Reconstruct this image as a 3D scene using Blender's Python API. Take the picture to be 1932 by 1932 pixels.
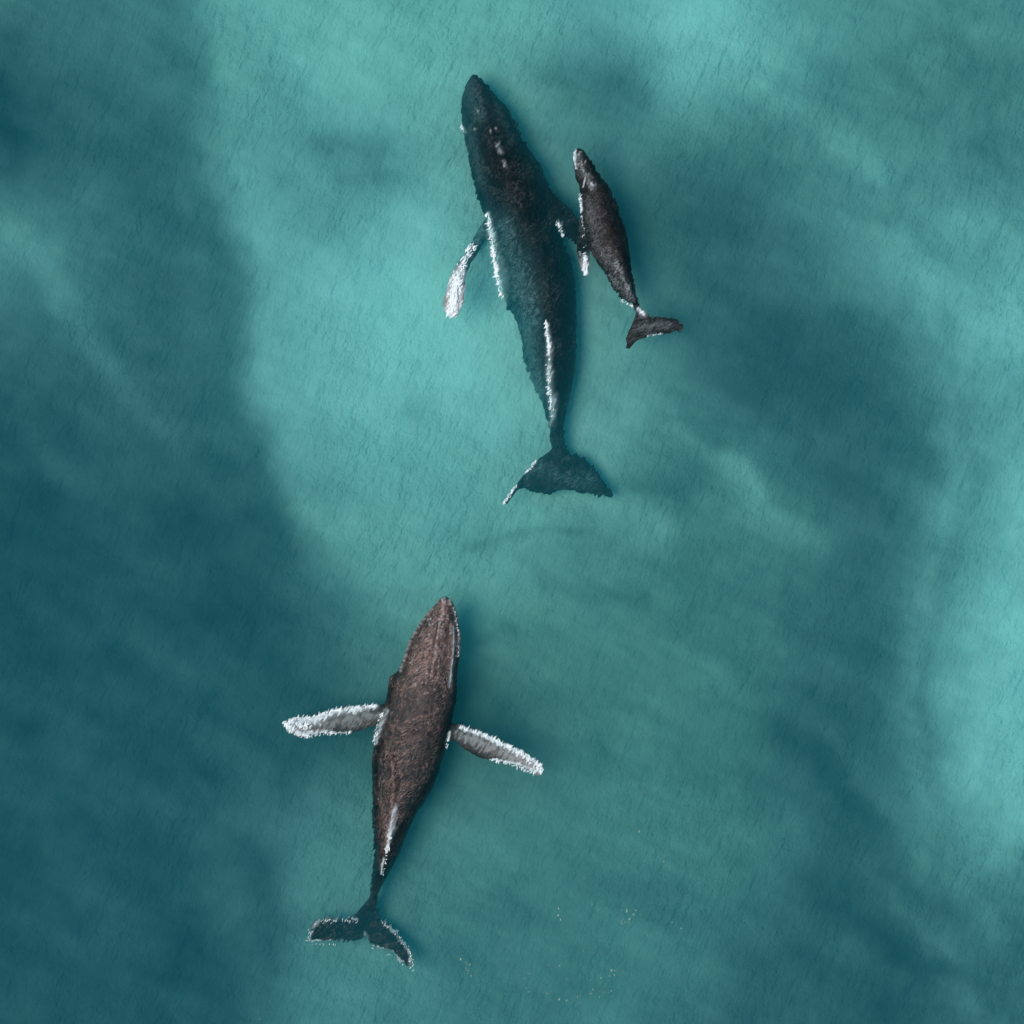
import bpy, math, random
import numpy as np
from mathutils import Vector

random.seed(4)
rng = np.random.default_rng(7)
for o in list(bpy.data.objects):
    bpy.data.objects.remove(o)
scene = bpy.context.scene
COL = scene.collection

# ------------------------------------------------------------------ camera, sky, sun, exposure
PX = 58.2                     # image pixels per metre at the water surface; the image's middle is (966, 966)
CAM_H = 200.0
cam_d = bpy.data.cameras.new('camera')
cam = bpy.data.objects.new('camera', cam_d)
COL.objects.link(cam)
cam.location = (0, 0, CAM_H)
cam.rotation_euler = (0, 0, 0)
cam_d.sensor_width = 36
cam_d.lens = 36 * CAM_H / (1932 / PX)
cam_d.clip_start = 1.0
cam_d.clip_end = 6000
scene.camera = cam

SUN_EL, SUN_AZ = math.radians(69), math.radians(188)      # azimuth of the sun counted from +X
world = bpy.data.worlds.new('World')
scene.world = world
world.use_nodes = True
wn = world.node_tree.nodes
wl = world.node_tree.links
bg = wn['Background']
sky = wn.new('ShaderNodeTexSky')
sky.sky_type = 'NISHITA'
sky.sun_disc = False
sky.sun_elevation = SUN_EL
sky.sun_rotation = math.radians(90) - SUN_AZ
wl.new(sky.outputs[0], bg.inputs[0])
bg.inputs[1].default_value = 0.09
sd = bpy.data.lights.new('sun', 'SUN')
sun = bpy.data.objects.new('sun', sd)
COL.objects.link(sun)
sd.energy = 3.0
sd.angle = math.radians(28)
sd.color = (1.0, 0.96, 0.9)
to_sun = Vector((math.cos(SUN_EL) * math.cos(SUN_AZ), math.cos(SUN_EL) * math.sin(SUN_AZ), math.sin(SUN_EL)))
sun.rotation_euler = to_sun.to_track_quat('Z', 'Y').to_euler()
sun.location = to_sun * 80
scene.view_settings.view_transform = 'Standard'
scene.view_settings.look = 'None'
scene.view_settings.exposure = -0.12
scene.view_settings.gamma = 1.0
scene.cycles.use_denoising = True
scene.cycles.max_bounces = 8
scene.cycles.volume_bounces = 3

# ------------------------------------------------------------------ helpers
def W(p):
    """image pixels -> metres"""
    p = np.asarray(p, float)
    return np.stack([(p[..., 0] - 966) / PX, (966 - p[..., 1]) / PX], -1)


def _hash(ix, iy, iz, seed):
    h = (ix * 374761393 + iy * 668265263 + iz * 2147483647 + seed * 144665) & 0xFFFFFFFF
    h = ((h ^ (h >> 13)) * 1274126177) & 0xFFFFFFFF
    h = h ^ (h >> 16)
    return (h & 0xFFFFFF) / float(0xFFFFFF)


def vnoise(x, y, z=None, seed=0):
    """value noise in -1..1"""
    x = np.asarray(x, float); y = np.asarray(y, float)
    z = np.zeros_like(x) if z is None else np.asarray(z, float)
    ix, iy, iz = (np.floor(v).astype(np.int64) for v in (x, y, z))
    f = [v - np.floor(v) for v in (x, y, z)]
    f = [t * t * t * (t * (t * 6 - 15) + 10) for t in f]
    r = 0
    for a in (0, 1):
        for b in (0, 1):
            for c in (0, 1):
                w = (f[0] if a else 1 - f[0]) * (f[1] if b else 1 - f[1]) * (f[2] if c else 1 - f[2])
                r = r + w * _hash(ix + a, iy + b, iz + c, seed)
    return r * 2 - 1


def fbm(x, y, z=None, seed=0, oct=4, gain=0.5):
    s, a, n = 0, 1.0, 0
    for k in range(oct):
        m = 2.03 ** k
        s = s + a * vnoise(x * m + 17 * k, y * m - 9 * k, None if z is None else z * m, seed + k)
        n += a
        a *= gain
    return s / n


def sstep(a, b, x):
    t = np.clip((x - a) / (b - a), 0, 1)
    return t * t * (3 - 2 * t)


def seg_dist(P, poly):
    """distance to an open polyline, signed lateral (positive = left of the way along it), arc position 0..1"""
    poly = np.asarray(poly, float)
    seg = poly[1:] - poly[:-1]
    ln = np.linalg.norm(seg, axis=1)
    cum = np.concatenate([[0], np.cumsum(ln)])
    best = np.full(len(P), 1e9); sgn = np.zeros(len(P)); arc = np.zeros(len(P))
    for k in range(len(seg)):
        d = P - poly[k]
        t = np.clip((d @ seg[k]) / max(ln[k] ** 2, 1e-9), 0, 1)
        q = d - t[:, None] * seg[k]
        dd = np.hypot(q[:, 0], q[:, 1])
        m = dd < best
        best = np.where(m, dd, best)
        sgn = np.where(m, np.sign(seg[k][0] * d[:, 1] - seg[k][1] * d[:, 0]), sgn)
        arc = np.where(m, (cum[k] + t * ln[k]) / cum[-1], arc)
    return best, sgn, arc


def resample(pts, t):
    """smooth (Catmull-Rom) resample by normalised arc length"""
    p = np.asarray(pts, float)
    ln = np.linalg.norm(np.diff(p, axis=0), axis=1)
    cum = np.concatenate([[0], np.cumsum(ln)]); cum /= cum[-1]
    k = np.clip(np.searchsorted(cum, t, side='right') - 1, 0, len(p) - 2)
    f = ((t - cum[k]) / (cum[k + 1] - cum[k]))[:, None]
    p0 = p[np.maximum(k - 1, 0)]; p1 = p[k]; p2 = p[k + 1]; p3 = p[np.minimum(k + 2, len(p) - 1)]
    return 0.5 * (2 * p1 + (p2 - p0) * f + (2 * p0 - 5 * p1 + 4 * p2 - p3) * f ** 2 + (3 * p1 - p0 - 3 * p2 + p3) * f ** 3)


def interp(t, table):
    a = np.array(table, float)
    return np.interp(t, a[:, 0], a[:, 1])


class Nodes:
    def __init__(s, name):
        s.m = bpy.data.materials.new(name)
        s.m.use_nodes = True
        s.t = s.m.node_tree
        s.t.nodes.clear()
        s.out = s.t.nodes.new('ShaderNodeOutputMaterial')

    def n(s, kind, **kw):
        nd = s.t.nodes.new('ShaderNode' + kind)
        for k, v in kw.items():
            if k.startswith('_'):
                setattr(nd, k[1:], v)
        for k, v in kw.items():
            if k.startswith('_'):
                continue
            sock = nd.inputs[int(k[1:])] if k[0] == 'i' and k[1:].isdigit() else nd.inputs[k.replace('_', ' ')]
            if isinstance(v, bpy.types.NodeSocket):
                s.t.links.new(v, sock)
            else:
                sock.default_value = v
        return nd

    def math(s, op, a, b=0.0, clamp=False):
        return s.n('Math', _operation=op, _use_clamp=clamp, i0=a, i1=b).outputs[0]

    def mix(s, f, a, b):
        nd = s.n('Mix', _data_type='RGBA', i0=f)
        for i, v in ((6, a), (7, b)):
            if isinstance(v, bpy.types.NodeSocket):
                s.t.links.new(v, nd.inputs[i])
            else:
                nd.inputs[i].default_value = (*v, 1)
        return nd.outputs[2]

    def coords(s, scale=(1, 1, 1), rot=0.0):
        g = s.n('TexCoord').outputs['Object']
        r = s.n('Mapping', i0=g, Rotation=(0, 0, rot)).outputs[0]
        return s.n('Mapping', i0=r, Scale=scale).outputs[0]

    def noise(s, vec, scale, detail=4, rough=0.55, dist=0.0):
        return s.n('TexNoise', Vector=vec, Scale=scale, Detail=detail, Roughness=rough, Distortion=dist).outputs[0]

    def ramp(s, v, a, b, lo=0.0, hi=1.0):
        return s.n('MapRange', _interpolation_type='SMOOTHSTEP', i0=v, i1=a, i2=b, i3=lo, i4=hi).outputs[0]

    def attr(s, name):
        return s.n('Attribute', _attribute_name=name).outputs['Fac']


def mesh_object(name, verts, faces, mat, attrs=None, smooth=True):
    me = bpy.data.meshes.new(name)
    me.from_pydata([tuple(v) for v in verts], [], [tuple(f) for f in faces])
    me.update()
    if smooth:
        me.polygons.foreach_set('use_smooth', np.ones(len(me.polygons), bool))
    for k, v in (attrs or {}).items():
        at = me.attributes.new(k, 'FLOAT', 'POINT')
        at.data.foreach_set('value', np.asarray(v, np.float32))
    me.materials.append(mat)
    ob = bpy.data.objects.new(name, me)
    COL.objects.link(ob)
    return ob


# ------------------------------------------------------------------ the sea
def sediment_field(U, V):
    """how much pale sand is stirred up in the sea, plus one painted whale shadow, over image pixels (0 clear deep water .. 1 milky plume)"""
    wu = U + 34 * fbm(U / 150, V / 150, seed=11, oct=3) + 9 * fbm(U / 38, V / 38, seed=12, oct=5)
    wv = V + 30 * fbm(U / 150, V / 150, seed=21, oct=3) + 9 * fbm(U / 38, V / 38, seed=22, oct=5)
    G = np.array([
        [.25, .35, .30, .72, .85, .90, .90, .88, .85, .62, .80, .88, .65, .50, .55, .50],
        [.15, .30, .25, .62, .76, .82, .85, .85, .70, .42, .75, .72, .52, .42, .45, .45],
        [.10, .25, .20, .50, .72, .50, .70, .70, .60, .45, .30, .32, .38, .55, .50, .40],
        [.45, .32, .20, .34, .70, .55, .80, .80, .70, .40, .25, .25, .30, .50, .62, .60],
        [.38, .30, .20, .22, .68, .85, .95, .88, .80, .70, .30, .22, .20, .30, .68, .68],
        [.20, .34, .22, .25, .72, .88, .92, .88, .82, .74, .40, .15, .15, .20, .40, .75],
        [.10, .25, .20, .25, .60, .85, .82, .86, .84, .72, .45, .20, .20, .20, .30, .60],
        [.08, .14, .15, .14, .42, .80, .78, .80, .85, .78, .38, .48, .30, .20, .26, .70],
        [.08, .14, .14, .10, .20, .68, .80, .70, .74, .50, .40, .44, .44, .25, .34, .80],
        [.08, .10, .10, .10, .14, .40, .75, .68, .50, .40, .36, .30, .30, .25, .24, .76],
        [.10, .14, .15, .10, .10, .25, .50, .50, .42, .40, .40, .35, .30, .20, .36, .82],
        [.08, .14, .15, .15, .14, .20, .30, .22, .26, .34, .40, .35, .22, .20, .46, .85],  # dips in the middle where the brown whale's cast shadow is painted in
        [.08, .14, .15, .14, .24, .40, .36, .38, .33, .34, .40, .30, .28, .15, .36, .76],
        [.12, .18, .15, .14, .36, .54, .45, .40, .34, .34, .35, .34, .30, .20, .22, .52],
        [.08, .18, .10, .10, .34, .50, .40, .30, .25, .30, .30, .30, .25, .20, .15, .36],
        [.12, .15, .10, .10, .38, .48, .36, .30, .30, .30, .30, .25, .20, .15, .20, .30]])
    gx = np.clip((wu - 60) / 120, -0.99, 15.99); gy = np.clip((wv - 60) / 120, -0.99, 15.99)
    G[:, 0:4] += .035
    G[12:16, 5:12] += .09
    G[2:5, 12:15] += .06
    G[3:14, 15] += .14
    G[4:5, 13:15] += .10
    G[9:14, 14] += .08
    G[0:2, 10:12] += .12
    Gp = np.pad(G, 2, mode='edge')
    ix, iy = np.floor(gx).astype(int), np.floor(gy).astype(int)
    fx, fy = gx - ix, gy - iy

    def bw(f):      # cubic B-spline weights
        return [(1 - f) ** 3 / 6, (3 * f ** 3 - 6 * f ** 2 + 4) / 6, (-3 * f ** 3 + 3 * f ** 2 + 3 * f + 1) / 6, f ** 3 / 6]
    b = 0
    for j, wy in enumerate(bw(fy)):
        for i, wx in enumerate(bw(fx)):
            b = b + wx * wy * Gp[np.clip(iy + j - 1 + 2, 0, 19), np.clip(ix + i - 1 + 2, 0, 19)]
    P = np.stack([wu.ravel(), wv.ravel()], -1)

    def edge(poly, amp, w0, w1, t0=0.06, t1=0.9):
        d, s, a = seg_dist(P, poly)
        sd_ = (d * s).reshape(U.shape)
        k = (sstep(0, t0, a) * (1 - sstep(t1, 1, a))).reshape(U.shape)
        return amp * k * (sstep(-w0, w0, sd_) - sstep(-w1, w1, sd_))

    def stroke(poly, amp, w):
        d, s, a = seg_dist(P, poly)
        return amp * np.exp(-(d / w) ** 2).reshape(U.shape)
    # crisp flank of the big plume on the left, the pale shoal edge on the right
    b = b - edge([(365, -60), (380, 120), (400, 270), (455, 400), (482, 520), (470, 640), (495, 800), (548, 950), (640, 1075), (730, 1210)], .40, 46, 130, .02, .8) + .12 * np.exp(-((U - 760) / 210) ** 2 - ((V - 600) / 260) ** 2)
    b = b + edge([(1820, 780), (1815, 920), (1785, 1060), (1760, 1200), (1720, 1330), (1750, 1480), (1800, 1600)], .22, 22, 100)
    b = b + edge([(1560, 380), (1700, 450), (1775, 560), (1790, 700), (1840, 800)], .16, 20, 90)
    for poly, amp, w in [
        ([(1430, 185), (1540, 250), (1660, 325)], .16, 24), ([(1180, 40), (1260, 60)], .10, 40),
        ([(1060, 150), (1180, 190)], -.16, 55), ([(1290, 130), (1400, 110)], .08, 50),
        ([(620, 280), (690, 295)], -.17, 26), ([(660, 350), (720, 352)], -.13, 22), ([(755, 765), (785, 780)], -.13, 26),
        ([(1270, 815), (1350, 870), (1440, 930)], .14, 22), ([(1400, 900), (1450, 970), (1520, 1030)], .20, 42),
        ([(1150, 940), (1235, 985)], .18, 30), ([(1170, 925), (1300, 935)], -.15, 28),
        ([(880, 1030), (980, 1008), (1110, 1008)], -.13, 11), ([(870, 1225), (960, 1195)], -.10, 14),
        ([(1240, 1210), (1330, 1260), (1420, 1290)], .08, 16), ([(900, 1300), (985, 1370)], -.10, 42),  # last stroke paints the brown whale's cast shadow
        ([(1490, 1400), (1600, 1500), (1700, 1630)], -.08, 34), ([(1560, 1380), (1680, 1520), (1760, 1640)], .07, 20),
        ([(1380, 1790), (1420, 1900)], -.05, 55), ([(1540, 1660), (1640, 1760), (1730, 1830)], -.06, 34), ([(1690, 1700), (1790, 1800)], .10, 22),
        ([(0, 440), (90, 490)], .14, 42), ([(110, 560), (230, 720), (330, 830)], .12, 34), ([(20, 780), (140, 900), (260, 960)], .06, 26), ([(590, 1440), (580, 1620)], .05, 40),
        ([(620, 1780), (700, 1880)], .06, 44), ([(480, 1640), (520, 1860)], -.07, 30), ([(0, 90), (0, 300)], -.10, 40),
        ([(1900, 1150), (1900, 1250)], .06, 40), ([(1270, 1120), (1600, 1250)], .05, 60), ([(1480, 1180), (1650, 1230)], -.05, 24),
        ([(1010, 1060), (1080, 1110), (1200, 1130)], -.10, 22), ([(1330, 1290), (1460, 1330)], .08, 20), ([(1230, 1600), (1500, 1570)], .05, 60)]:
        b = b + stroke(poly, amp, w)
    # wisps: fine marbling drawn out along the drift of the water
    ru, rv = U * .88 + V * .47, -U * .47 + V * .88
    b = b + .085 * fbm(ru / 130, rv / 52, seed=31, oct=5, gain=.55) + .04 * fbm(U / 60, V / 60, seed=33, oct=4)
    b = b + .055 * fbm(ru / 46, rv / 13, seed=37, oct=4) * sstep(.15, .5, b) + .14 * fbm(U / 55, V / 70, seed=41, oct=5, gain=.6) * sstep(1640, 1860, U)
    return np.clip(b, 0.0, 1.08)


def green_field(U, V):
    g = .40 + .35 * np.exp(-(((U - 700) / 330) ** 2 + ((V - 60) / 150) ** 2)) + .5 * np.exp(-(((U - 1150) / 380) ** 2 + ((V - 1280) / 330) ** 2))
    g = g + .3 * np.exp(-(((U - 1700) / 260) ** 2 + ((V - 150) / 200) ** 2)) - .35 * np.exp(-(((U - 250) / 300) ** 2 + ((V - 1500) / 500) ** 2))
    return np.clip(g + .18 * fbm(U / 140, V / 140, seed=51, oct=3), 0, 1)


BED_Z = -2.4
def build_sea():
    n = 620
    half = 21.0
    ax = np.linspace(-half, half, n)
    X, Y = np.meshgrid(ax, ax)
    U, V = X * PX + 966, 966 - Y * PX
    k = (0.0 - BED_Z + CAM_H) / CAM_H              # widens the image-pixel map so the deeper sheet matches the camera view
    sed = sediment_field((U - 966) / k + 966, (V - 966) / k + 966)
    gr = green_field((U - 966) / k + 966, (V - 966) / k + 966)
    Z = BED_Z + .05 * fbm(X / 1.6, Y / 1.6, seed=61, oct=3)
    edge = np.maximum(abs(X), abs(Y)) / half
    Z = np.where(edge > .99, BED_Z, Z)
    verts = np.stack([X.ravel(), Y.ravel(), Z.ravel()], -1)
    idx = np.arange(n * n).reshape(n, n)
    f = np.stack([idx[:-1, :-1].ravel(), idx[:-1, 1:].ravel(), idx[1:, 1:].ravel(), idx[1:, :-1].ravel()], -1)
    faces = f.tolist()
    # the open sea outside the detailed square, out to the horizon
    R = 2500.0
    base = len(verts)
    c = [(-half, -half), (half, -half), (half, half), (-half, half)]
    ci = [idx[0, 0], idx[0, -1], idx[-1, -1], idx[-1, 0]]
    outer = np.array([(-R, -R, BED_Z), (R, -R, BED_Z), (R, R, BED_Z), (-R, R, BED_Z)])
    rim = [idx[0, :], idx[:, -1], idx[-1, ::-1], idx[::-1, 0]]
    verts = np.concatenate([verts, outer])
    for s_ in range(4):
        r = rim[s_]
        a, b_ = base + s_, base + (s_ + 1) % 4
        mid = len(r) // 2
        for q in range(len(r) - 1):
            faces.append([r[q], a if q < mid else b_, r[q + 1]][::1])
        faces.append([r[mid], a, b_])
    faces = [list(map(int, x)) for x in faces]
    sedv = np.concatenate([sed.ravel(), np.full(4, .35)])
    grv = np.concatenate([gr.ravel(), np.full(4, .4)])

    N = Nodes('murky_water')
    sedn = N.attr('sediment')
    grn = N.attr('green')
    cw = N.coords((1, .58, 1), math.radians(28))     # wind ripples, long crests
    cw2 = N.coords((1, .8, 1), math.radians(12))
    rip = N.noise(cw, 4.6, 4, .6, .15)
    rip2 = N.noise(cw2, 11.0, 4, .65)
    fine = N.noise(N.coords(), 24, 3, .7)
    area = N.ramp(N.noise(N.coords(), .22, 3, .6), .36, .66, .55, 1.3)
    swell = N.noise(N.coords((1, .30, 1), math.radians(24)), 1.9, 3, .55)
    h = N.math('ADD', N.math('ADD', N.math('MULTIPLY', swell, .095), N.math('MULTIPLY', rip, .060)), N.math('ADD', N.math('MULTIPLY', rip2, .030), N.math('MULTIPLY', fine, .006)))
    h = N.math('MULTIPLY', N.math('MULTIPLY', h, area), 2.7)
    bump = N.n('Bump', Strength=1.0, Distance=1.0, Height=h)
    # colour by how much sand the water carries
    soft = N.math('ADD', sedn, N.math('MULTIPLY', N.math('SUBTRACT', N.noise(N.coords((1, .6, 1), .6), 1.6, 5, .6), .5), .10))
    soft = N.math('ADD', soft, N.math('MULTIPLY', N.math('SUBTRACT', rip2, .5), .07))
    dark = N.mix(grn, (.001, .017, .026), (.005, .032, .027))
    pale = N.mix(grn, (.43, .70, .68), (.43, .70, .57))
    shaped = N.math('POWER', N.math('MAXIMUM', soft, 0.0), 1.35)
    colr = N.mix(N.math('MINIMUM', shaped, 1.0), dark, pale)
    bs = N.n('BsdfPrincipled', Base_Color=colr, Roughness=.24, Normal=bump.outputs[0])
    bs.inputs['Specular IOR Level'].default_value = .12
    N.t.links.new(bs.outputs[0], N.out.inputs[0])
    ob = mesh_object('water', verts, faces, N.m, {'sediment': sedv, 'green': grv})
    ob['kind'] = 'structure'

    # the clearer top layer of the sea, which the whales swim in: a closed body of water
    V_ = Nodes('clear_water')
    sc_ = V_.n('VolumeScatter', Color=(.06, .66, .80, 1), Density=.17, Anisotropy=.3)
    ab_ = V_.n('VolumeAbsorption', Color=(.25, .86, .88, 1), Density=.26)
    add = V_.n('AddShader', i0=sc_.outputs[0], i1=ab_.outputs[0])
    V_.t.links.new(add.outputs[0], V_.out.inputs['Volume'])
    x = 2600.0
    z0, z1 = BED_Z - 1.5, 0.0
    vs = [(a, b_, c_) for c_ in (z0, z1) for a, b_ in ((-x, -x), (x, -x), (x, x), (-x, x))]
    fs = [(3, 2, 1, 0), (4, 5, 6, 7), (0, 1, 5, 4), (1, 2, 6, 5), (2, 3, 7, 6), (3, 0, 4, 7)]
    w = mesh_object('surface_water', vs, fs, V_.m, smooth=False)
    w['kind'] = 'structure'


build_sea()


# ------------------------------------------------------------------ whales
def loft(L, R, zc, top, bot, n=90, m=36, apex=None, p=.62, e=1.9, roll=None, pad=.0):
    """closed solid between two outline curves seen from above; rings run from one to the other.
    zc/top/bot/apex are tables over 0..1 along it"""
    t = np.linspace(0, 1, n)
    t = (t * .86 + .07 * (1 - np.cos(math.pi * t)))
    l, r = W(resample(L, t)), W(resample(R, t))
    z, a, b = interp(t, zc), interp(t, top), interp(t, bot)
    ap = interp(t, apex) if apex else np.zeros(n)
    rl = interp(t, roll) if roll else np.zeros(n)
    V, F = [], []
    th = np.linspace(0, 2 * math.pi, m, endpoint=False)
    s = np.cos(th)
    for k in range(n):
        c, hw = (l[k] + r[k]) / 2, (r[k] - l[k]) / 2
        hw = hw * (1 + pad / max(np.hypot(*hw), .02))
        sp = np.where(s < ap[k], (s - ap[k]) / (1 + ap[k]), (s - ap[k]) / (1 - ap[k]))
        zt = a[k] * np.maximum(1 - np.abs(sp) ** e, 0) ** p
        zb = -b[k] * np.maximum(1 - np.abs(s) ** 2, 0) ** .5
        zz = z[k] + rl[k] * np.minimum(s - ap[k], 0) + np.where(np.sin(th) >= 0, zt, zb)
        V += [(c[0] + hw[0] * s[i], c[1] + hw[1] * s[i], zz[i]) for i in range(m)]
        if k:
            for i in range(m):
                j = (i + 1) % m
                F.append(((k - 1) * m + i, (k - 1) * m + j, k * m + j, k * m + i))
    F.append(tuple(range(m))[::-1])
    F.append(tuple((n - 1) * m + i for i in range(m)))
    return V, F


def fuse(parts, voxel):
    """one continuous skin round all the solids"""
    V, F = [], []
    for v, f in parts:
        o = len(V)
        V += list(v)
        F += [tuple(i + o for i in q) for q in f]
    me = bpy.data.meshes.new('tmp')
    me.from_pydata(V, [], F)
    me.update()
    ob = bpy.data.objects.new('tmp', me)
    COL.objects.link(ob)
    md = ob.modifiers.new('r', 'REMESH')
    md.mode = 'VOXEL'
    md.voxel_size = voxel
    s = ob.modifiers.new('s', 'SMOOTH')
    s.factor = .5
    s.iterations = 3
    dg = bpy.context.evaluated_depsgraph_get()
    me2 = bpy.data.meshes.new_from_object(ob.evaluated_get(dg))
    bpy.data.objects.remove(ob)
    bpy.data.meshes.remove(me)
    return me2


def get_co(me):
    a = np.zeros(len(me.vertices) * 3, np.float32)
    me.vertices.foreach_get('co', a)
    return a.reshape(-1, 3).astype(float)


def get_no(me):
    a = np.zeros(len(me.vertices) * 3, np.float32)
    me.vertices.foreach_get('normal', a)
    return a.reshape(-1, 3).astype(float)


def image_uv(co):
    return np.stack([co[:, 0] * PX + 966, 966 - co[:, 1] * PX], -1)


def ragged(uv, w, seed, ang=58):
    """streaky noise, long along the wind ripples"""
    c, s = math.cos(math.radians(ang)), math.sin(math.radians(ang))
    a, b = uv[:, 0] * c - uv[:, 1] * s, uv[:, 0] * s + uv[:, 1] * c
    return fbm(a / (w * 2.4), b / (w * .8), seed=seed, oct=4, gain=.6)


def strokes(uv, lst, seed):
    """pigment, painted glints and painted shade laid along lines: (points, width, strength, raggedness, side) - side +-1 keeps one side of the line only"""
    out = np.zeros(len(uv))
    for k, (poly, w, amp, rag) in enumerate(lst):
        d, s, a = seg_dist(uv, poly)
        w_ = np.interp(a, np.linspace(0, 1, len(w)), w) if isinstance(w, (list, tuple)) else w
        x = 1 - d / w_ + rag * ragged(uv, 4.5, seed + k)
        out = np.maximum(out, amp * sstep(.0, 1.0, x) * (d < w_ * 2.2))
        out = np.maximum(out, .32 * amp * sstep(0, 1, 1 - d / (1.9 * w_)))
    return out


def whale(name, parts, voxel, mat, ridges=(), knobs=(), white=(), pale=(), dark=(), wobble=.05, lump=.02, seed=1):
    me = fuse(parts, voxel)
    co, no = get_co(me), get_no(me)
    uv = image_uv(co)
    up = sstep(-.1, .5, no[:, 2])
    dz = np.zeros(len(co))
    for poly, w, h in ridges:
        d, s, a = seg_dist(uv, poly)
        dz += h * np.exp(-(d / w) ** 2) * sstep(0, .12, a) * (1 - sstep(.8, 1, a)) * up
    co[:, 2] += dz
    tone = np.zeros(len(co))
    for (ku, kv, r, h) in knobs:                   # tubercles and barnacles
        d = np.hypot(uv[:, 0] - ku, uv[:, 1] - kv)
        g = np.exp(-(d / r) ** 2)
        co += no * (h * g)[:, None]
        tone = np.maximum(tone, g)
    # folds and scars in the skin
    co += no * (lump * fbm(co[:, 0] / .28, co[:, 1] / .28, co[:, 2] / .28, seed=seed, oct=3))[:, None]
    # ruffled outline
    r1 = ragged(uv, 4.2, seed + 5, 62) * (.35 + 1.3 * sstep(-.3, .5, fbm(uv[:, 0] / 26, uv[:, 1] / 26, seed=seed + 8, oct=2)))
    r2 = ragged(uv, 9.0, seed + 6, 62)
    if callable(wobble):
        wobble = wobble(uv)
    co[:, 0] += wobble * (.75 * r1 + .45 * r2)
    co[:, 1] += wobble * (1.25 * r1 + .45 * r2)
    me.vertices.foreach_set('co', co.astype(np.float32).ravel())
    me.update()
    for k, v in (('white', strokes(uv, white, seed + 60)), ('pale', strokes(uv, pale, seed + 90)), ('dark', strokes(uv, dark, seed + 120)), ('knob', tone)):
        at = me.attributes.new(k, 'FLOAT', 'POINT')
        at.data.foreach_set('value', v.astype(np.float32))
    me.polygons.foreach_set('use_smooth', np.ones(len(me.polygons), bool))
    me.materials.clear()
    me.materials.append(mat)
    # origin at the belly below the middle
    c = Vector(((co[:, 0].min() + co[:, 0].max()) / 2, (co[:, 1].min() + co[:, 1].max()) / 2, co[:, 2].min()))
    me.transform(__import__('mathutils').Matrix.Translation(-c))
    me.name = name
    ob = bpy.data.objects.new(name, me)
    ob.location = c
    COL.objects.link(ob)
    return ob


def skin(name, dark, mid, palec, rough=.38, mott=.5, bumpy=1.0, spec=.5, wrinkle_rot=28, scar=.28, wscale=7.5, scar_glint_col=(.3, .3, .3)):  # scar: strength of the scar lines and of the painted wrinkle glints
    N = Nodes(name)
    c = N.coords()
    big = N.noise(c, 1.1, 5, .6, .3)
    med = N.noise(c, 5.0, 5, .65, .4)
    cs = N.coords((1, .20, 1), math.radians(wrinkle_rot + 30))
    wr = N.noise(cs, wscale, 4, .65, .9)
    fine = N.noise(cs, 26, 3, .65, .3)
    ridge = N.math('SUBTRACT', 1.0, N.math('MULTIPLY', N.math('ABSOLUTE', N.math('SUBTRACT', wr, .5)), 4.5), clamp=True)
    f = N.ramp(N.math('ADD', N.math('MULTIPLY', big, .5), N.math('MULTIPLY', med, .5)), .40, .66, 0, mott)
    col = N.mix(f, dark, mid)
    palef = N.math('MULTIPLY', N.attr('pale'), N.ramp(N.math('ADD', N.math('MULTIPLY', med, .55), N.math('MULTIPLY', fine, .45)), .34, .62, .25, 1.0))
    col = N.mix(palef, col, palec)
    scar_glints = N.math('MULTIPLY', N.ramp(ridge, .84, 1.0), N.ramp(big, .42, .60, .10 * scar, scar))  # pale scar lines; on the brown whale they paint sun glints on wrinkles
    col = N.mix(scar_glints, col, scar_glint_col)
    crease_shade = N.ramp(fine, .36, .54, .85, 0.0)  # shade of the fine wrinkles painted into the colour
    col = N.mix(crease_shade, col, (.004, .003, .003))
    col = N.mix(N.math('MULTIPLY', N.attr('knob'), .8), col, (.52, .46, .44))
    spk = N.n('TexVoronoi', Vector=c, Scale=9.0, i5=1.0) if False else N.n('TexVoronoi', Vector=c, Scale=9.0)
    sp = N.math('MULTIPLY', N.math('LESS_THAN', spk.outputs['Distance'], .14), N.math('MULTIPLY', N.attr('pale'), .8))
    col = N.mix(sp, col, (.55, .50, .48))
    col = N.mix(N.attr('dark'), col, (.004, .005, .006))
    col = N.mix(N.attr('white'), col, (.92, .95, .96))
    h = N.math('ADD', N.math('MULTIPLY', ridge, .008), N.math('ADD', N.math('MULTIPLY', fine, .010), N.math('MULTIPLY', med, .05)))
    h = N.math('MULTIPLY', h, bumpy)
    bump = N.n('Bump', Strength=1.0, Distance=1.0, Height=h)
    bs = N.n('BsdfPrincipled', Base_Color=col, Roughness=rough, Normal=bump.outputs[0])
    # wet skin shines only where it lies at or above the surface; under water it hardly reflects
    z = N.n('SeparateXYZ', i0=N.n('NewGeometry').outputs['Position']).outputs[2]
    N.t.links.new(N.ramp(z, -.30, -.02, .05, spec), bs.inputs['Specular IOR Level'])
    N.t.links.new(bs.outputs[0], N.out.inputs[0])
    return N.m


def tag(o, label, cat, group=None):
    o['label'] = label
    o['category'] = cat
    if group:
        o['group'] = group


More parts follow.
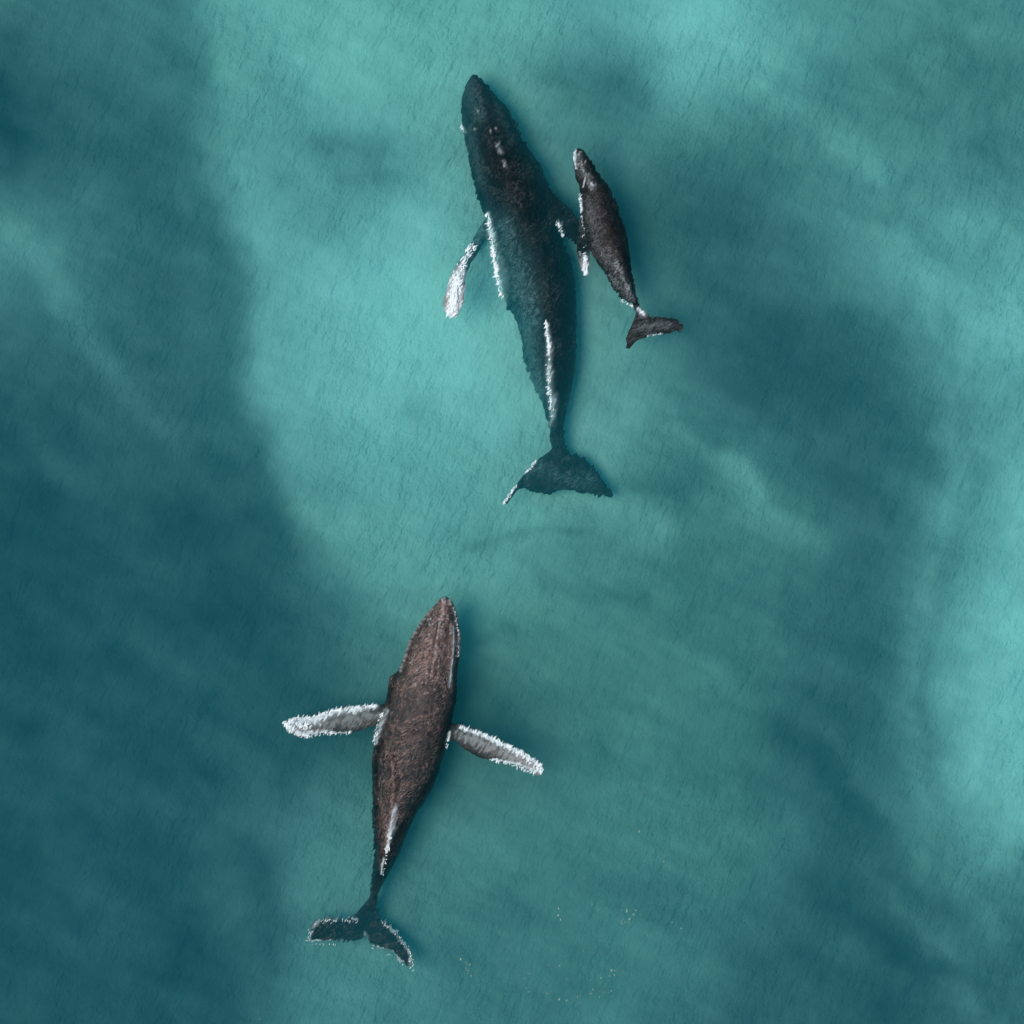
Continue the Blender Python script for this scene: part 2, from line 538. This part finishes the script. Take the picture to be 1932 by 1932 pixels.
# --- the big submerged adult
body = loft(
    [(893, 134), (886, 143), (877, 158), (871, 174), (870, 199), (871, 231), (880, 275), (890, 326), (903, 375), (916, 411), (938, 485), (946, 566), (973, 616), (987, 670), (1004, 714), (1021, 751), (1030, 782), (1037, 812), (1042, 846)],
    [(896, 134), (903, 141), (916, 153), (938, 177), (958, 199), (977, 236), (997, 275), (1017, 302), (1031, 331), (1041, 363), (1050, 409), (1060, 446), (1074, 477), (1085, 514), (1088, 566), (1089, 620), (1087, 690), (1079, 734), (1073, 763), (1067, 794), (1064, 846)],
    [(0, -1.0), (.1, -1.25), (.25, -1.25), (.5, -1.55), (.75, -1.42), (1, -1.6)],
    [(0, .12), (.04, .40), (.12, .68), (.22, .95), (.33, 1.08), (.5, .95), (.65, .95), (.8, .72), (.92, .42), (1, .2)],
    [(0, .12), (.04, .4), (.15, .7), (.4, .7), (.7, .5), (1, .2)],
    n=160, m=60, apex=[(0, .1), (.2, -.05), (.35, .05), (.5, .2), (.66, .12), (.8, .02), (1, 0)], p=.7, e=1.55,
    roll=[(0, .2), (.12, .55), (.25, .15), (.38, .35), (.5, .6), (.65, 1.25), (.8, .9), (1, .2)])
fl_r = loft([(1034, 350), (1060, 378), (1076, 392), (1090, 408), (1095, 430), (1092, 455)],
            [(1040, 425), (1054, 422), (1062, 432), (1070, 441), (1079, 450), (1088, 458)],
            [(0, -1.0), (1, -1.15)], [(0, .25), (.5, .12), (1, .05)], [(0, .25), (.5, .12), (1, .05)], n=50, pad=.018)
fl_l = loft([(922, 400), (902, 428), (885, 460), (872, 485), (853, 514), (842, 546), (838, 578), (846, 598)],
            [(930, 440), (914, 450), (899, 474), (887, 497), (879, 520), (876, 545), (874, 570), (862, 598)],
            [(0, -2.0), (.25, -2.05), (.40, -1.1), (.52, -.42), (.68, -.22), (1, -.12)], [(0, .2), (.5, .12), (1, .05)], [(0, .2), (.5, .12), (1, .05)], n=60, pad=.018)
fk_l = loft([(1050, 815), (1041, 846), (1017, 865), (992, 892), (972, 917), (952, 948)],
            [(1056, 925), (1034, 931), (1009, 927), (982, 923), (972, 930), (957, 951)],
            [(0, -1.6), (.6, -1.65), (1, -1.3)], [(0, .16), (.6, .09), (1, .05)], [(0, .16), (.6, .09), (1, .05)], n=60, pad=.018)
fk_r = loft([(1054, 815), (1066, 836), (1080, 853), (1107, 866), (1131, 892), (1145, 915), (1160, 930)],
            [(1054, 925), (1070, 923), (1095, 929), (1122, 933), (1143, 937), (1150, 938), (1157, 938)],
            [(0, -1.6), (.6, -1.7), (1, -1.65)], [(0, .16), (.6, .09), (1, .05)], [(0, .16), (.6, .09), (1, .05)], n=60, pad=.018)
m1 = skin('dark_whale_skin', (.003, .003, .003), (.022, .018, .016), (.13, .20, .20), rough=.30, mott=.55, bumpy=1.3, spec=.10)
w1 = whale('humpback_whale', [body, fl_l, fl_r, fk_l, fk_r], .034, m1,
           ridges=[([(1022, 570), (1030, 605), (1034, 650)], 5, .16), ([(1030, 600), (1036, 700), (1046, 800), (1052, 850)], 6, .10), ([(890, 150), (920, 240), (945, 300)], 7, .05)],
           knobs=[(float(u), float(v), 2.2, .03) for u, v in zip(rng.uniform(880, 950, 5), rng.uniform(160, 260, 5))],
           white=[([(920, 400), (928, 445), (936, 500), (948, 572)], [4, 9, 15, 6], 1.0, .8), ([(1033, 612), (1036, 660)], [3, 6], .9, .9),  # white flipper, plus glints painted along the flank and ridge
                  ([(1036, 660), (1037, 720), (1042, 785)], [5, 7, 5], .55, 1.0), ([(1040, 800), (1046, 745)], 6, .4, .9),
                  ([(888, 462), (866, 520), (858, 565), (853, 594)], [6, 18, 38, 32], 1.0, .5), ([(1054, 418), (1062, 446)], [4, 3], .7, .8),
                  ([(938, 272), (946, 286)], 5, .3, 1.2), ([(950, 303), (953, 312)], 3, .35, 1.2),
                  ([(872, 235), (876, 245)], 3, .7, .9), ([(1013, 868), (990, 893)], 2.6, .6, 1.1), ([(970, 920), (952, 946)], 3.2, .6, 1.1)],
           pale=[([(885, 165), (905, 215)], 24, .5, .8), ([(948, 425), (975, 520), (1000, 610)], [26, 40, 30], 1.0, .9), ([(992, 620), (1016, 740)], 22, 1.0, .8), ([(922, 408), (905, 435), (890, 460)], 16, 1.0, .4), ([(1010, 880), (1060, 900), (1110, 905)], 22, .5, 1.0), ([(930, 180), (965, 260)], 9, .3, 1.0), ([(885, 240), (905, 340)], 14, .4, .8)],  # left flank painted paler, as if lit through teal water
           dark=[([(1030, 340), (1060, 450), (1074, 560), (1066, 680), (1058, 760)], [14, 18, 24, 18, 8], .8, .7)],  # shaded right flank painted into the skin
           wobble=.075, lump=.03, seed=3)
tag(w1, 'largest whale, blackish and wholly under the water, swimming beside the small calf', 'whale', 'humpback whales')

# --- the calf
cb = loft(
    [(1087, 280), (1083, 290), (1082, 310), (1086, 332), (1093, 349), (1096, 373), (1098, 404), (1104, 441), (1112, 470), (1128, 496), (1143, 518), (1160, 547), (1178, 564), (1195, 577), (1204, 593)],
    [(1092, 278), (1101, 282), (1115, 301), (1132, 329), (1150, 351), (1160, 375), (1172, 408), (1183, 441), (1189, 479), (1194, 514), (1200, 551), (1206, 574), (1216, 588)],
    [(0, -.32), (.3, -.42), (.8, -.42), (1, -.40)],
    [(0, .1), (.08, .28), (.25, .50), (.45, .56), (.7, .50), (.88, .34), (1, .1)],
    [(0, .1), (.1, .4), (.4, .7), (.8, .4), (1, .1)], n=110, m=44, apex=[(0, 0), (.3, .02), (.8, .22), (1, 0)], p=.72, e=1.7)
cf = loft([(1099, 385), (1094, 415), (1090, 450), (1089, 478), (1096, 503), (1103, 519)],
          [(1112, 425), (1110, 440), (1112, 460), (1113, 480), (1112, 503), (1107, 519)],
          [(0, -.9), (.5, -.9), (.75, -.16), (1, -.03)], [(0, .12), (.5, .07), (1, .04)], [(0, .12), (.5, .07), (1, .04)], n=40, pad=.018)
ck_l = loft([(1204, 578), (1200, 593), (1191, 617), (1183, 637), (1184, 655)],
            [(1240, 625), (1234, 629), (1220, 635), (1202, 643), (1187, 656)],
            [(0, -.38), (1, -.25)], [(0, .09), (.6, .06), (1, .03)], [(0, .09), (.6, .06), (1, .03)], n=46, pad=.018)
ck_r = loft([(1204, 578), (1216, 586), (1228, 596), (1250, 598), (1275, 602), (1289, 614)],
            [(1222, 634), (1236, 628), (1257, 630), (1274, 625), (1281, 625), (1288, 622)],
            [(0, -.38), (1, -.28)], [(0, .09), (.6, .06), (1, .03)], [(0, .09), (.6, .06), (1, .03)], n=46, pad=.018)
m2 = skin('calf_skin', (.006, .0045, .004), (.040, .031, .029), (.26, .29, .30), rough=.22, mott=.8, bumpy=1.6, spec=.3, scar=.35)
w2 = whale('whale_calf', [cb, cf, ck_l, ck_r], .026, m2,
           ridges=[([(1170, 490), (1180, 530), (1195, 565)], 4, .07), ([(1095, 290), (1108, 330)], 4, .03)],
           knobs=[(float(u), float(v), 1.6, .02) for u, v in zip(rng.uniform(1086, 1105, 10), rng.uniform(285, 325, 10))],
           white=[([(1087, 282), (1083, 296), (1087, 315)], [2, 4, 3], .8, .9), ([(1106, 485), (1105, 516)], [11, 13], 1.0, .5), ([(1096, 380), (1097, 398)], 2.4, .8, 1.0),
                  ([(1206, 583), (1215, 590)], [5, 7], .75, .8), ([(1172, 566), (1190, 576)], 2.6, .7, 1.0), ([(1222, 633), (1250, 629)], 1.6, .6, 1.0),
                  ([(1094, 476), (1099, 490)], 2.6, .7, 1.0), ([(1104, 335), (1100, 352)], 1.6, .7, .9), ([(1116, 345), (1119, 349)], 2, .8, .6)],
           pale=[([(1090, 295), (1105, 330), (1118, 352)], 10, .8, .8), ([(1108, 380), (1120, 440), (1150, 500)], 16, .35, .9), ([(1160, 495), (1178, 530), (1192, 560)], 12, .95, .9),
                 ([(1205, 620), (1240, 612), (1265, 612)], 14, .45, .8), ([(1150, 520), (1170, 545)], 9, .6, .9)],
           dark=[([(1112, 308), (1140, 350), (1168, 430), (1184, 500), (1197, 560)], [6, 12, 14, 8, 3], .85, .8)],  # shade on the calf's right side, painted as dark skin
           wobble=.045, lump=.016, seed=9)
tag(w2, 'small grey calf close to the right flipper of the largest whale', 'whale', 'humpback whales')

# --- the brown whale lying at the surface with its flippers spread
bb = loft(
    [(832, 1129), (818, 1144), (799, 1167), (777, 1200), (764, 1232), (751, 1266), (735, 1279), (731, 1306), (725, 1328), (713, 1363), (707, 1399), (701, 1437), (701, 1483), (701, 1538), (704, 1577), (703, 1610), (701, 1647), (699, 1677), (695, 1704), (690, 1722)],
    [(840, 1127), (850, 1131), (859, 1150), (866, 1183), (869, 1202), (866, 1235), (862, 1281), (862, 1314), (855, 1350), (848, 1377), (840, 1410), (829, 1454), (815, 1490), (785, 1538), (771, 1567), (756, 1606), (740, 1637), (727, 1663), (711, 1692), (709, 1722)],
    [(0, -.30), (.2, -.50), (.45, -.62), (.7, -.80), (.9, -1.1), (1, -1.3)],
    [(0, .14), (.05, .40), (.15, .66), (.3, .98), (.45, 1.06), (.6, 1.02), (.75, .84), (.88, .50), (1, .15)],
    [(0, .1), (.05, .4), (.15, .8), (.4, 1.2), (.7, .8), (1, .15)],
    n=150, m=60, apex=[(0, 0), (.3, .05), (.5, 0), (.6, -.30), (.75, -.28), (.9, -.1), (1, 0)], p=.62, e=1.75, roll=[(0, 0), (.55, .1), (.75, .5), (.9, .6), (1, .2)])
bl = loft([(740, 1328), (712, 1331), (673, 1333), (632, 1339), (591, 1352), (550, 1355), (536, 1368)],
          [(740, 1372), (712, 1370), (695, 1372), (665, 1382), (632, 1384), (591, 1385), (564, 1391), (541, 1378)],
          [(0, -.6), (.2, -.48), (.6, -.42), (1, -.30)], [(0, .16), (.5, .09), (1, .05)], [(0, .16), (.5, .09), (1, .05)], n=70, pad=.018)
br = loft([(835, 1362), (868, 1369), (892, 1377), (920, 1388), (960, 1407), (996, 1426), (1018, 1441), (1023, 1458)],
          [(835, 1398), (857, 1399), (879, 1415), (906, 1429), (947, 1438), (985, 1447), (1008, 1459), (1018, 1464)],
          [(0, -.6), (.2, -.46), (.6, -.40), (1, -.26)], [(0, .16), (.5, .09), (1, .05)], [(0, .16), (.5, .09), (1, .05)], n=70, pad=.018)
bk_l = loft([(702, 1690), (682, 1716), (658, 1737), (625, 1735), (596, 1741), (584, 1754), (581, 1775)],
            [(702, 1772), (689, 1768), (678, 1778), (653, 1782), (629, 1780), (600, 1781), (583, 1780)],
            [(0, -1.75), (.5, -1.6), (1, -1.0)], [(0, .13), (.6, .08), (1, .05)], [(0, .13), (.6, .08), (1, .05)], n=60, pad=.018)
bk_r = loft([(700, 1690), (711, 1722), (722, 1744), (744, 1761), (762, 1780), (774, 1801), (776, 1822)],
            [(686, 1768), (690, 1772), (701, 1790), (721, 1798), (740, 1802), (752, 1815), (772, 1829)],
            [(0, -1.75), (.5, -1.6), (1, -1.1)], [(0, .13), (.6, .08), (1, .05)], [(0, .13), (.6, .08), (1, .05)], n=60, pad=.018)
L3 = [(818, 1146), (799, 1168), (779, 1202), (767, 1233), (755, 1264)]
R3 = [(848, 1132), (857, 1152), (863, 1184), (866, 1205), (863, 1240)]
kn = []
for t in np.linspace(0, 1, 30):
    for P_ in (L3, R3):
        q = resample(P_, np.array([t]))[0] + rng.normal(0, 1.3, 2)
        kn.append((q[0], q[1], 1.9 + rng.random() * .9, .045))
for _ in range(10):
    q = (835 + rng.normal(0, 9), 1136 + rng.normal(0, 6)); kn.append((q[0], q[1], 2.4, .05))
for t in np.linspace(0, 1, 16):
    q = resample([(838, 1145), (832, 1190), (823, 1240)], np.array([t]))[0] + rng.normal(0, 2.0, 2); kn.append((q[0], q[1], 1.9, .035))
kn += [(802, 1307, 1.7, .04), (807, 1306, 1.7, .04), (829, 1168, 2.2, .05)]
for _ in range(46):
    v = rng.uniform(1150, 1300); c_ = 840 - (v - 1140) * .22; kn.append((c_ + rng.normal(0, 16), v, 1.1 + rng.random() * .8, .018))
m3 = skin('brown_whale_skin', (.006, .0024, .0014), (.060, .024, .015), (.34, .20, .165), rough=.14, mott=.7, bumpy=2.0, spec=.8, scar=.75, wscale=5.5, scar_glint_col=(.44, .27, .21))  # scar here sets the painted sun glints on the wrinkles
w3 = whale('humpback_whale', [bb, bl, br, bk_l, bk_r], .028, m3,
           ridges=[([(832, 1165), (822, 1230), (815, 1290)], 4, .07), ([(852, 1170), (856, 1215), (850, 1290)], 3.5, .05), ([(846, 1175), (842, 1230), (838, 1290)], 3.5, -.04),
                   ([(824, 1180), (813, 1240), (808, 1300)], 3.5, -.05), ([(738, 1420), (742, 1460), (744, 1500)], 7, .22), ([(744, 1470), (738, 1560), (722, 1630), (705, 1720)], 6, .10)],
           knobs=kn,
           white=[([(705, 1352), (640, 1362), (560, 1370)], 19, .24, 1.1), ([(872, 1386), (930, 1412), (1005, 1446)], 17, .30, 1.1),  # white flipper edges, with waterline and ridge glints painted in
                  ([(710, 1333), (673, 1337), (632, 1344), (595, 1357), (560, 1362), (541, 1368)], [5, 8, 9, 11, 21, 18], 1.0, 1.4),
                  ([(545, 1374), (570, 1386), (600, 1384), (640, 1384), (662, 1382)], [10, 8, 6, 3, 2.5], 1.0, 1.6),
                  ([(868, 1372), (895, 1381), (925, 1393), (960, 1410), (996, 1429), (1016, 1445), (1019, 1458)], [4, 6, 7, 9, 11, 10, 8], 1.0, 1.4),
                  ([(925, 1434), (950, 1436), (985, 1445), (1010, 1457)], [2, 3, 5, 7], .95, 1.1),
                  ([(728, 1342), (716, 1375), (708, 1405)], [5, 6, 3], .6, 1.1), ([(855, 1180), (857, 1215), (851, 1270), (848, 1295)], [1.6, 2.6, 2.2, 3], .8, .8),
                  ([(746, 1520), (740, 1560), (730, 1600)], [3, 7, 3], .8, 1.0), ([(842, 1410), (848, 1385)], [3, 3], .6, 1.0), ([(724, 1620), (718, 1650)], 2.2, .8, .8),
                  ([(672, 1740), (640, 1737), (600, 1742), (585, 1757), (583, 1778)], [2, 3, 5, 3.5, 3], .5, 1.3), ([(586, 1779), (625, 1780)], 1.8, .7, 1.6),
                  ([(720, 1743), (745, 1763), (763, 1783), (774, 1808), (774, 1828)], [3.5, 4, 4, 3, 4], .5, 1.3), ([(700, 1790), (740, 1802), (760, 1820)], 1.8, .6, 1.6),
                  ([(686, 1765), (690, 1775)], 3, .7, 1.0)],
           pale=[([(838, 1140), (828, 1190), (800, 1270)], [16, 38, 46], .85, .5), ([(850, 1180), (842, 1290)], [14, 22], .7, .5), ([(800, 1290), (790, 1420)], [50, 45], .16, .8),
                 ([(735, 1420), (746, 1450), (742, 1540)], [8, 14, 8], .85, .9), ([(715, 1500), (725, 1560)], [14, 16], .45, .9),
                 ([(870, 1385), (1000, 1445)], 16, .2, 1.0), ([(742, 1540), (725, 1600)], 12, .5, .9)],
           dark=[([(826, 1172), (814, 1240), (808, 1300)], 2.4, .9, .4), ([(847, 1175), (844, 1230), (840, 1292)], 2.4, .8, .5), ([(838, 1180), (830, 1260)], 1.6, .6, .6),  # shade in the head creases drawn as dark lines
                 ([(860, 1290), (850, 1370), (830, 1440), (800, 1500)], [12, 20, 16, 14], .85, .9), ([(700, 1740), (640, 1762), (600, 1768)], 30, .6, .5), ([(705, 1745), (760, 1805)], 26, .6, .5),  # first stroke paints the shaded right side
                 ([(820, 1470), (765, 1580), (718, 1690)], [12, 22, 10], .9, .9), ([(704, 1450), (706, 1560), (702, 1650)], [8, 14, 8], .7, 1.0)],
           wobble=lambda uv: .026 + .024 * sstep(1290, 1400, uv[:, 1]) - .015 * sstep(1700, 1730, uv[:, 1]) + .06 * sstep(1500, 1600, uv[:, 1]), lump=.022, seed=17)
tag(w3, 'brown whale at the surface with both flippers spread wide, away from the calf', 'whale', 'humpback whales')


# ------------------------------------------------------------------ drifting flecks of foam
def build_flecks():
    pts = []
    chains = [([(1100, 1660), (1108, 1690), (1125, 1715)], 10), ([(1215, 1475), (1213, 1500)], 5), ([(1180, 1508), (1181, 1512)], 1), ([(1210, 1575), (1232, 1575)], 4),
              ([(1250, 1585), (1254, 1610), (1262, 1650)], 9), ([(1150, 1718), (1215, 1725)], 16), ([(1168, 1745), (1185, 1738)], 16), ([(1160, 1790), (1156, 1845)], 12),
              ([(1156, 1840), (1162, 1838)], 6), ([(1090, 1890), (1150, 1870)], 24), ([(1130, 1870), (1130, 1855)], 6), ([(1030, 1870), (1075, 1890)], 9),
              ([(990, 1830), (1000, 1880)], 9), ([(1040, 1790), (1060, 1830)], 5), ([(1275, 1735), (1285, 1760)], 6), ([(880, 1700), (905, 1720)], 4),
              ([(865, 1800), (895, 1850)], 22), ([(1100, 1790), (1120, 1800)], 5), ([(1055, 1700), (1060, 1760)], 5), ([(700, 1600), (1300, 1900)], 30), ([(484, 1920), (492, 1928)], 3)]
    for poly, k in chains:
        for t in rng.random((k + 1) // 2):
            q = resample(poly, np.array([t]))[0] + rng.normal(0, 5 if k < 30 else 60, 2)
            pts.append((q, rng.uniform(.35, 1.0) if k < 30 else .4))
    V, F = [], []
    for (q, s) in pts:
        c = W(q)
        r = .009 + .013 * s * rng.random()
        ang = rng.uniform(.9, 1.6); el = rng.uniform(1.0, 2.4)
        o = len(V)
        m = 8
        for ring, (rr, zz) in enumerate(((1.0, .004), (.6, .016))):
            for i in range(m):
                a = 2 * math.pi * i / m
                rj = r * rr * (1 + .25 * rng.normal())
                x, y = rj * math.cos(a) * el, rj * math.sin(a)
                V.append((c[0] + x * math.cos(ang) - y * math.sin(ang), c[1] + x * math.sin(ang) + y * math.cos(ang), zz))
        for i in range(m):
            j = (i + 1) % m
            F.append((o + i, o + j, o + m + j, o + m + i))
        F.append(tuple(o + m + i for i in range(m)))
    N = Nodes('foam')
    c = N.mix(N.noise(N.coords(), 3, 2), (.22, .36, .24), (.40, .52, .38))
    bs = N.n('BsdfPrincipled', Base_Color=c, Roughness=.6)
    N.t.links.new(bs.outputs[0], N.out.inputs[0])
    ob = mesh_object('foam', V, F, N.m)
    ob['kind'] = 'stuff'
    tag(ob, 'tiny pale flecks of foam drifting right of the brown whale tail', 'foam')


build_flecks()


# ------------------------------------------------------------------ white slivers imitating glints and broken water along the whales' edges
def build_glints():
    V, F = [], []
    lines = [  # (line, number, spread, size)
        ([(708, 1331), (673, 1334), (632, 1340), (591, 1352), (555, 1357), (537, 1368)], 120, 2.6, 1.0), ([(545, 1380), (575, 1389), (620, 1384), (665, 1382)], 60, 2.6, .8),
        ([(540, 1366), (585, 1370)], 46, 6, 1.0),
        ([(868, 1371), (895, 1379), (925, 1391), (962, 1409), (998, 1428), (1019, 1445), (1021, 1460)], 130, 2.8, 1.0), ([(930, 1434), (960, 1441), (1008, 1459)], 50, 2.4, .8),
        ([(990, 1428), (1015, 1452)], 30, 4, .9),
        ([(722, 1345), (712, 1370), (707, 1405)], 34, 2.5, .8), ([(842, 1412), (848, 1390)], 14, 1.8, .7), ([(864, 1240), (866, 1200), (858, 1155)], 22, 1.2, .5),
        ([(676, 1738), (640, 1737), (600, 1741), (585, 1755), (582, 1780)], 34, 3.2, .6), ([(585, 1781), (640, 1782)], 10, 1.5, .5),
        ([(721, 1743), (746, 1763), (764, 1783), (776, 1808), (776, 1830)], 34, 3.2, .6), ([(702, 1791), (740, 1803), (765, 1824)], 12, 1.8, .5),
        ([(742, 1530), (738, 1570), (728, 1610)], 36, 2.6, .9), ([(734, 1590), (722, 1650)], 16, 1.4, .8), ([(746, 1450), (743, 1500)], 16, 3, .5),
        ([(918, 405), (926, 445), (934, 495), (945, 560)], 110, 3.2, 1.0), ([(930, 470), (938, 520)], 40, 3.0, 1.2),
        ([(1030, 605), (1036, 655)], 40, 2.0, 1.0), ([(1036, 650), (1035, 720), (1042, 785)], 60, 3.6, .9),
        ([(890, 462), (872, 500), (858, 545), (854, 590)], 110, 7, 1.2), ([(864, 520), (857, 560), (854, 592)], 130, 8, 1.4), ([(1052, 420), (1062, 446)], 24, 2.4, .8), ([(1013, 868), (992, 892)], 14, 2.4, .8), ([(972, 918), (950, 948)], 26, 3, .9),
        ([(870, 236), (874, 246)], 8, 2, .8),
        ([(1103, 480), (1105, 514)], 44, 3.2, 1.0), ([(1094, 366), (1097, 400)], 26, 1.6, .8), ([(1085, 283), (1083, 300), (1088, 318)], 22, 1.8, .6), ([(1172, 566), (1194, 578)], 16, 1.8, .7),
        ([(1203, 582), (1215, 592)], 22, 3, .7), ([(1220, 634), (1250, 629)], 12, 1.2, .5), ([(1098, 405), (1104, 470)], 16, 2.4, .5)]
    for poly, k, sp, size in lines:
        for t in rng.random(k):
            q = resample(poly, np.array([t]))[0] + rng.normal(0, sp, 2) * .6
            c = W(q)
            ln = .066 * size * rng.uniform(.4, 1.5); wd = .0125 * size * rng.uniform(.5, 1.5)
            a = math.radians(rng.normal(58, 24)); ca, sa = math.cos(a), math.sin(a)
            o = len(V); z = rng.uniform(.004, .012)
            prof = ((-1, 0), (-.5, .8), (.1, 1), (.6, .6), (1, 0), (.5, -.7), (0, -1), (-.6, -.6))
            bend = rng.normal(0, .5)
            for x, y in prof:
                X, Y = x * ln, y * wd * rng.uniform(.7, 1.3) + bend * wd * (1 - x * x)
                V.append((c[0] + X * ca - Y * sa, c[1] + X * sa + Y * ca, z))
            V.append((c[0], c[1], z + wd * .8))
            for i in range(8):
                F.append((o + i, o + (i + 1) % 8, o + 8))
    N = Nodes('glint_white')
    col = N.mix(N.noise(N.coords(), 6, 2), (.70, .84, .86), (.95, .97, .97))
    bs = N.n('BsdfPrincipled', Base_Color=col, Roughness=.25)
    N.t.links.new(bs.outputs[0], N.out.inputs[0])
    ob = mesh_object('edge_glints', V, F, N.m)
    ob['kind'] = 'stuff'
    tag(ob, 'white slivers imitating glints and broken water at the edges of the whales', 'foam')


build_glints()
